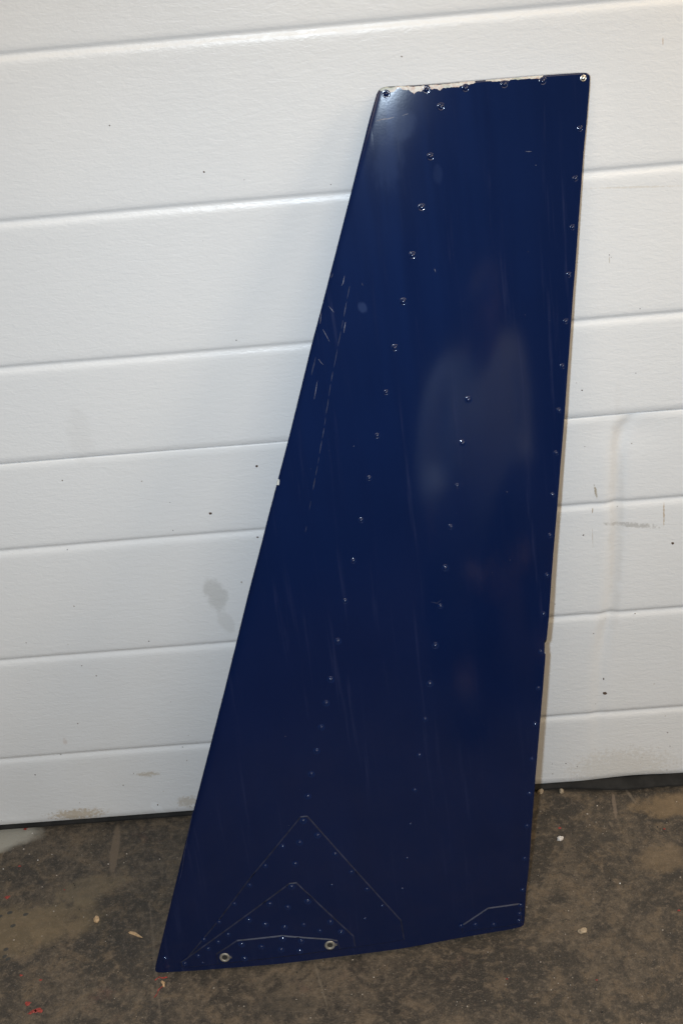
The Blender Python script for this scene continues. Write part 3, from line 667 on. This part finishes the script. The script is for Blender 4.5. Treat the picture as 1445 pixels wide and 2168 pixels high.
def wiggle(pts, wd, name, mat):
    bm = bmesh.new(); prev = None; pts = [Vector(p) for p in pts]
    fine = []
    for i in range(len(pts) - 1):
        for q in range(5): fine.append(pts[i] + (pts[i + 1] - pts[i]) * q / 5)
    fine.append(pts[-1])
    for i, p in enumerate(fine):
        d = (fine[min(i + 1, len(fine) - 1)] - fine[max(i - 1, 0)]).normalized(); nn = Vector((-d.y, d.x))
        ww = wd * random.uniform(0.35, 1.1); a = p + nn * ww; b = p - nn * ww
        va = bm.verts.new((a.x, a.y, 0.0006)); vb = bm.verts.new((b.x, b.y, 0.0006))
        if prev: bm.faces.new((prev[0], prev[1], vb, va))
        prev = (va, vb)
    return bm_obj(name, bm, mat, floor, False)
wiggle([(-0.3230, -0.2870), (-0.3181, -0.2822), (-0.3129, -0.2844), (-0.3073, -0.2833)], 0.0011, 'paint_drip', M_RED)
wiggle([(-0.3110, -0.2919), (-0.3126, -0.2977), (-0.3169, -0.3015), (-0.3185, -0.3085), (-0.3220, -0.3138)], 0.0008, 'paint_drip', M_RED)

def splinter(name, p0, p1, wd, h, mat, label):
    a, b = Vector(p0), Vector(p1); d = b - a; L_ = d.length; n = Vector((-d.y, d.x)).normalized()
    st = ((0.0, 0.05, 0.2), (0.12, 0.8, 0.8), (0.4, 1.0, 1.0), (0.75, 0.7, 0.8), (1.0, 0.12, 0.3)); vs = []
    for t, ww, hh in st:
        p = a + d * t + n * (math.sin(t * 5) * wd * 0.25)
        for q, z in ((-ww, 0.0004), (-ww * 0.5, h * hh), (ww * 0.6, h * hh * 0.85), (ww, 0.0004)):
            x = p + n * (q * wd / 2); vs.append((x.x, x.y, z))
    fs = [(i * 4 + q, i * 4 + q + 1, (i + 1) * 4 + q + 1, (i + 1) * 4 + q) for i in range(4) for q in range(3)]
    fs += [(0, 1, 2, 3), (16, 19, 18, 17)] + [(i * 4, (i + 1) * 4, (i + 1) * 4 + 3, i * 4 + 3) for i in range(4)]
    o = mesh(name, vs, fs, mat, None, False); tag(o, label, 'splinter'); return o
splinter('wood_splinter', (-0.3667, -0.2059), (-0.3454, -0.2154), 0.0050, 0.0022, M_WOOD, 'long pale wood splinter on the concrete left of the fin')
splinter('wood_splinter', (-0.3149, -0.2887), (-0.3089, -0.2982), 0.0042, 0.0022, M_WOOD, 'short orange wood splinter just below the lower left corner of the fin')
lump('wood_chip', -0.4123, -0.1808, 0.0036, 0.0060, 0.0022, 0.1, M_WOOD, 'small squarish tan wood chip on the floor left of the long splinter', 'wood chip', 3)
lump('white_pebble', 0.2315, -0.0982, 0.0045, 0.0036, 0.0032, 0.4, M_STONE, 'bright white pebble on the floor right of the fin', 'pebble', 5)
lump('tan_pebble', 0.2342, -0.2596, 0.0060, 0.0045, 0.0034, 0.2, M_TAN, 'tan pebble on dark floor, right of the lower right corner of the fin', 'pebble', 8)
lump('dirt_crumb', 0.2182, -0.0052, 0.0050, 0.0035, 0.0045, 0.5, M_TAN, 'brown dirt crumb against the black seal, close to the fin', 'crumb', 11)
lump('dirt_crumb', 0.2483, -0.0087, 0.0042, 0.0035, 0.0048, 1.5, M_TAN, 'brown dirt crumb against the black seal, farther right from the fin', 'crumb', 12)
# loose grit
def grit(name, n, mat, rmin, rmax, seed, dens=None):
    rn = random.Random(seed); vs, fs = [], []
    while n > 0:
        x = rn.uniform(-0.75, 0.65); y = rn.uniform(-0.50, -0.004)
        if dens and rn.random() > dens(x, y): continue
        n -= 1; r = rmin + (rmax - rmin) * rn.random() ** 3; b = len(vs); a0 = rn.random() * 6; e = rn.uniform(0.5, 1)
        m = 5
        for q in range(m): a = a0 + 2 * math.pi * q / m; rr = r * rn.uniform(0.7, 1.2); vs.append((x + rr * math.cos(a), y + rr * e * math.sin(a), 0.0001))
        for q in range(m): a = a0 + 0.3 + 2 * math.pi * q / m; rr = r * rn.uniform(0.4, 0.7); vs.append((x + rr * math.cos(a), y + rr * e * math.sin(a), r * 0.8))
        for q in range(m): fs.append((b + q, b + (q + 1) % m, b + m + (q + 1) % m, b + m + q))
        fs.append(tuple(b + m + q for q in range(m)))
    o = mesh(name, vs, fs, mat, None, False); tag(o, None, None, None, 'stuff'); return o
cl = lambda x, y: 0.25 + 0.75 * (math.sin(13 * x + 3 * math.sin(9 * y)) * math.sin(17 * y + 2 * math.sin(7 * x)) > 0.1)
o = grit('pale_grit', 620, M_GRIT, 0.0003, 0.0016, 4, cl); tag(o, 'loose pale grit scattered over the concrete floor', 'grit')
o = grit('dark_grit', 380, M_DARK, 0.0004, 0.0016, 9, cl); tag(o, 'loose dark grit scattered over the concrete floor', 'grit')
o = grit('white_grit', 55, M_STONE, 0.0004, 0.0014, 15, cl); tag(o, 'sparse white flecks of grit on the concrete floor', 'grit')

# ------------------------------------------------------------------ person sitting in front of the fin (seen as a reflection in its paint)
M_SKIN = mat_simple('skin', (0.30, 0.19, 0.14), 0.5, var=0.06)
M_SHIRT = mat_simple('light_blue_shirt', (0.60, 0.72, 0.88), 0.85, var=0.08)
M_TROU = mat_simple('dark_trousers', (0.030, 0.032, 0.040), 0.85)
M_HAIR = mat_simple('brown_hair', (0.10, 0.07, 0.045), 0.45, var=0.3, scale=90)
M_BLACK = mat_simple('black_plastic', (0.02, 0.02, 0.02), 0.4)
M_SHOE = mat_simple('dark_shoe', (0.03, 0.025, 0.02), 0.6)
DZ = -0.20
def skin_obj(name, joints, edges, mat, parent, sub=2):
    me = bpy.data.meshes.new(name); me.from_pydata([(j[0][0], j[0][1], j[0][2] + DZ) for j in joints], edges, []); me.materials.append(mat)
    o = bpy.data.objects.new(name, me); link(o, parent)
    md = o.modifiers.new('skin', 'SKIN'); md.use_smooth_shade = True
    for i, j in enumerate(joints):
        r = j[1]; me.skin_vertices[0].data[i].radius = (r, r) if not isinstance(r, tuple) else r
    me.skin_vertices[0].data[0].use_root = True
    ss = o.modifiers.new('sub', 'SUBSURF'); ss.levels = sub; ss.render_levels = sub
    return o
pe = empty('person', (0.475, -1.66, 0.0))
tag(pe, 'person in light blue shirt and dark trousers sitting on a low wooden stool', 'person')
def chain(*pts): return list(pts)
# body: pelvis root, neck and head, arms with hands
J = [((0, 0.00, 0.44), 0.12), ((0, 0.04, 0.62), 0.11), ((0, 0.09, 0.80), 0.12), ((0, 0.13, 0.89), 0.07), ((0, 0.185, 0.925), 0.052), ((0, 0.23, 0.96), 0.070), ((0, 0.25, 1.01), 0.078), ((0, 0.235, 1.06), 0.055)]
E_ = [(0, 1), (1, 2), (2, 3), (3, 4), (4, 5), (5, 6), (6, 7)]
for sx in (-1, 1):
    b = len(J)
    J += [((sx * 0.10, 0.12, 0.88), 0.06), ((sx * 0.18, 0.13, 0.86), 0.055), ((sx * 0.205, 0.15, 0.66), 0.040), ((sx * 0.17, 0.36, 0.52), 0.030), ((sx * 0.085, 0.475, 0.475), 0.025), ((sx * 0.050, 0.50, 0.46), 0.024)]
    E_ += [(3, b), (b, b + 1), (b + 1, b + 2), (b + 2, b + 3), (b + 3, b + 4), (b + 4, b + 5)]
    # legs: squatting, knees forward
    k = len(J)
    J += [((sx * 0.10, 0.02, 0.40), 0.09), ((sx * 0.14, 0.34, 0.63), 0.058), ((sx * 0.14, 0.43, 0.46), 0.046), ((sx * 0.14, 0.50, 0.28), 0.034), ((sx * 0.14, 0.60, 0.24), 0.03)]
    E_ += [(0, k), (k, k + 1), (k + 1, k + 2), (k + 2, k + 3), (k + 3, k + 4)]
body = skin_obj('body', J, E_, M_SKIN, pe)
# fingers resting over the shins
def fingers(sx):
    for q in range(4):
        z = 0.480 - q * 0.015; ln = (0.9, 1.0, 0.95, 0.78)[q]
        skin_obj('finger', [((sx * 0.050, 0.50, z - 0.004), 0.009), ((sx * (0.050 - 0.030 * ln), 0.512, z - 0.004), 0.0085), ((sx * (0.050 - 0.052 * ln), 0.508, z - 0.010), 0.008), ((sx * (0.050 - 0.070 * ln), 0.498, z - 0.018), 0.007)], [(0, 1), (1, 2), (2, 3)], M_SKIN, body, 1)
    skin_obj('thumb', [((sx * 0.060, 0.495, 0.485), 0.010), ((sx * 0.035, 0.495, 0.500), 0.0095), ((sx * 0.015, 0.498, 0.504), 0.008)], [(0, 1), (1, 2)], M_SKIN, body, 1)
fingers(-1); fingers(1)
# clothes
S = [((0, 0.00, 0.47), 0.155), ((0, 0.06, 0.62), 0.20), ((0, 0.10, 0.77), 0.20), ((0, 0.12, 0.86), 0.11), ((0, 0.14, 0.905), 0.066)]
SE = [(0, 1), (1, 2), (2, 3), (3, 4)]
for sx in (-1, 1):
    b = len(S)
    S += [((sx * 0.12, 0.12, 0.875), 0.078), ((sx * 0.19, 0.13, 0.86), 0.074), ((sx * 0.205, 0.15, 0.67), 0.062), ((sx * 0.17, 0.26, 0.62), 0.048)]
    SE += [(3, b), (b, b + 1), (b + 1, b + 2), (b + 2, b + 3)]
skin_obj('shirt', S, SE, M_SHIRT, pe)
T = [((0, 0.0, 0.42), 0.150)]; TE = []
for sx in (-1, 1):
    b = len(T)
    T += [((sx * 0.11, 0.02, 0.40), 0.105), ((sx * 0.14, 0.34, 0.63), 0.074), ((sx * 0.14, 0.42, 0.46), 0.062), ((sx * 0.14, 0.49, 0.30), 0.052)]
    TE += [(0, b), (b, b + 1), (b + 1, b + 2), (b + 2, b + 3)]
    skin_obj('shoe', [((sx * 0.14, 0.46, 0.242), 0.040), ((sx * 0.14, 0.56, 0.245), 0.043), ((sx * 0.145, 0.68, 0.235), 0.034)], [(0, 1), (1, 2)], M_SHOE, pe)
skin_obj('trousers', T, TE, M_TROU, pe)
# head details
def ball(name, c, r, mat, parent, sub=3, sc_=(1, 1, 1), cut=None):
    bm = bmesh.new(); bmesh.ops.create_icosphere(bm, subdivisions=sub, radius=1.0)
    for v in bm.verts:
        v.co.x *= r * sc_[0]; v.co.y *= r * sc_[1]; v.co.z *= r * sc_[2]
    if cut:
        bmesh.ops.delete(bm, geom=[v for v in bm.verts if cut(v.co)], context='VERTS')
    o = bm_obj(name, bm, mat, parent); o.location = (c[0], c[1], c[2] + DZ); return o
ball('hair', (0, 0.235, 1.015), 0.094, M_HAIR, body, 4, (0.95, 1.08, 1.0), lambda c: c.y > 0.045 and c.z < 0.030 or c.z < -0.075)
for sx in (-1, 1):
    ball('eye', (sx * 0.031, 0.312, 0.992), 0.010, M_HAIR, body, 2)
    ball('ear', (sx * 0.082, 0.235, 0.980), 0.024, M_SKIN, body, 2, (0.35, 0.7, 1.2))
skin_obj('nose', [((0, 0.318, 1.000), 0.009), ((0, 0.342, 0.968), 0.013), ((0, 0.326, 0.956), 0.008)], [(0, 1), (1, 2)], M_SKIN, body, 1)
ball('mouth', (0, 0.312, 0.928), 0.020, mat_simple('lips', (0.40, 0.18, 0.15), 0.5), body, 2, (1.1, 0.4, 0.32))

def box(name, sx, sy, sz, mat, parent, loc=(0, 0, 0), bev=0.006):
    bm = bmesh.new(); bmesh.ops.create_cube(bm, size=1.0)
    for v in bm.verts: v.co.x *= sx; v.co.y *= sy; v.co.z *= sz
    bmesh.ops.bevel(bm, geom=bm.edges[:], offset=bev, segments=2, affect='EDGES')
    o = bm_obj(name, bm, mat, parent, False); o.location = loc; return o
M_STOOL = mat_simple('brown_wood', (0.16, 0.10, 0.06), 0.6, var=0.3, scale=40)
# low stool under the person
st = empty('stool', (0.475, -1.68, 0.0)); tag(st, 'low brown wooden stool with four legs under the sitting person', 'stool')
box('seat', 0.30, 0.24, 0.022, M_STOOL, st, (0, 0, 0.058), 0.004)
for sx in (-1, 1):
    for sy in (-1, 1): box('leg', 0.03, 0.03, 0.046, M_STOOL, st, (sx * 0.12, sy * 0.09, 0.0235), 0.003)
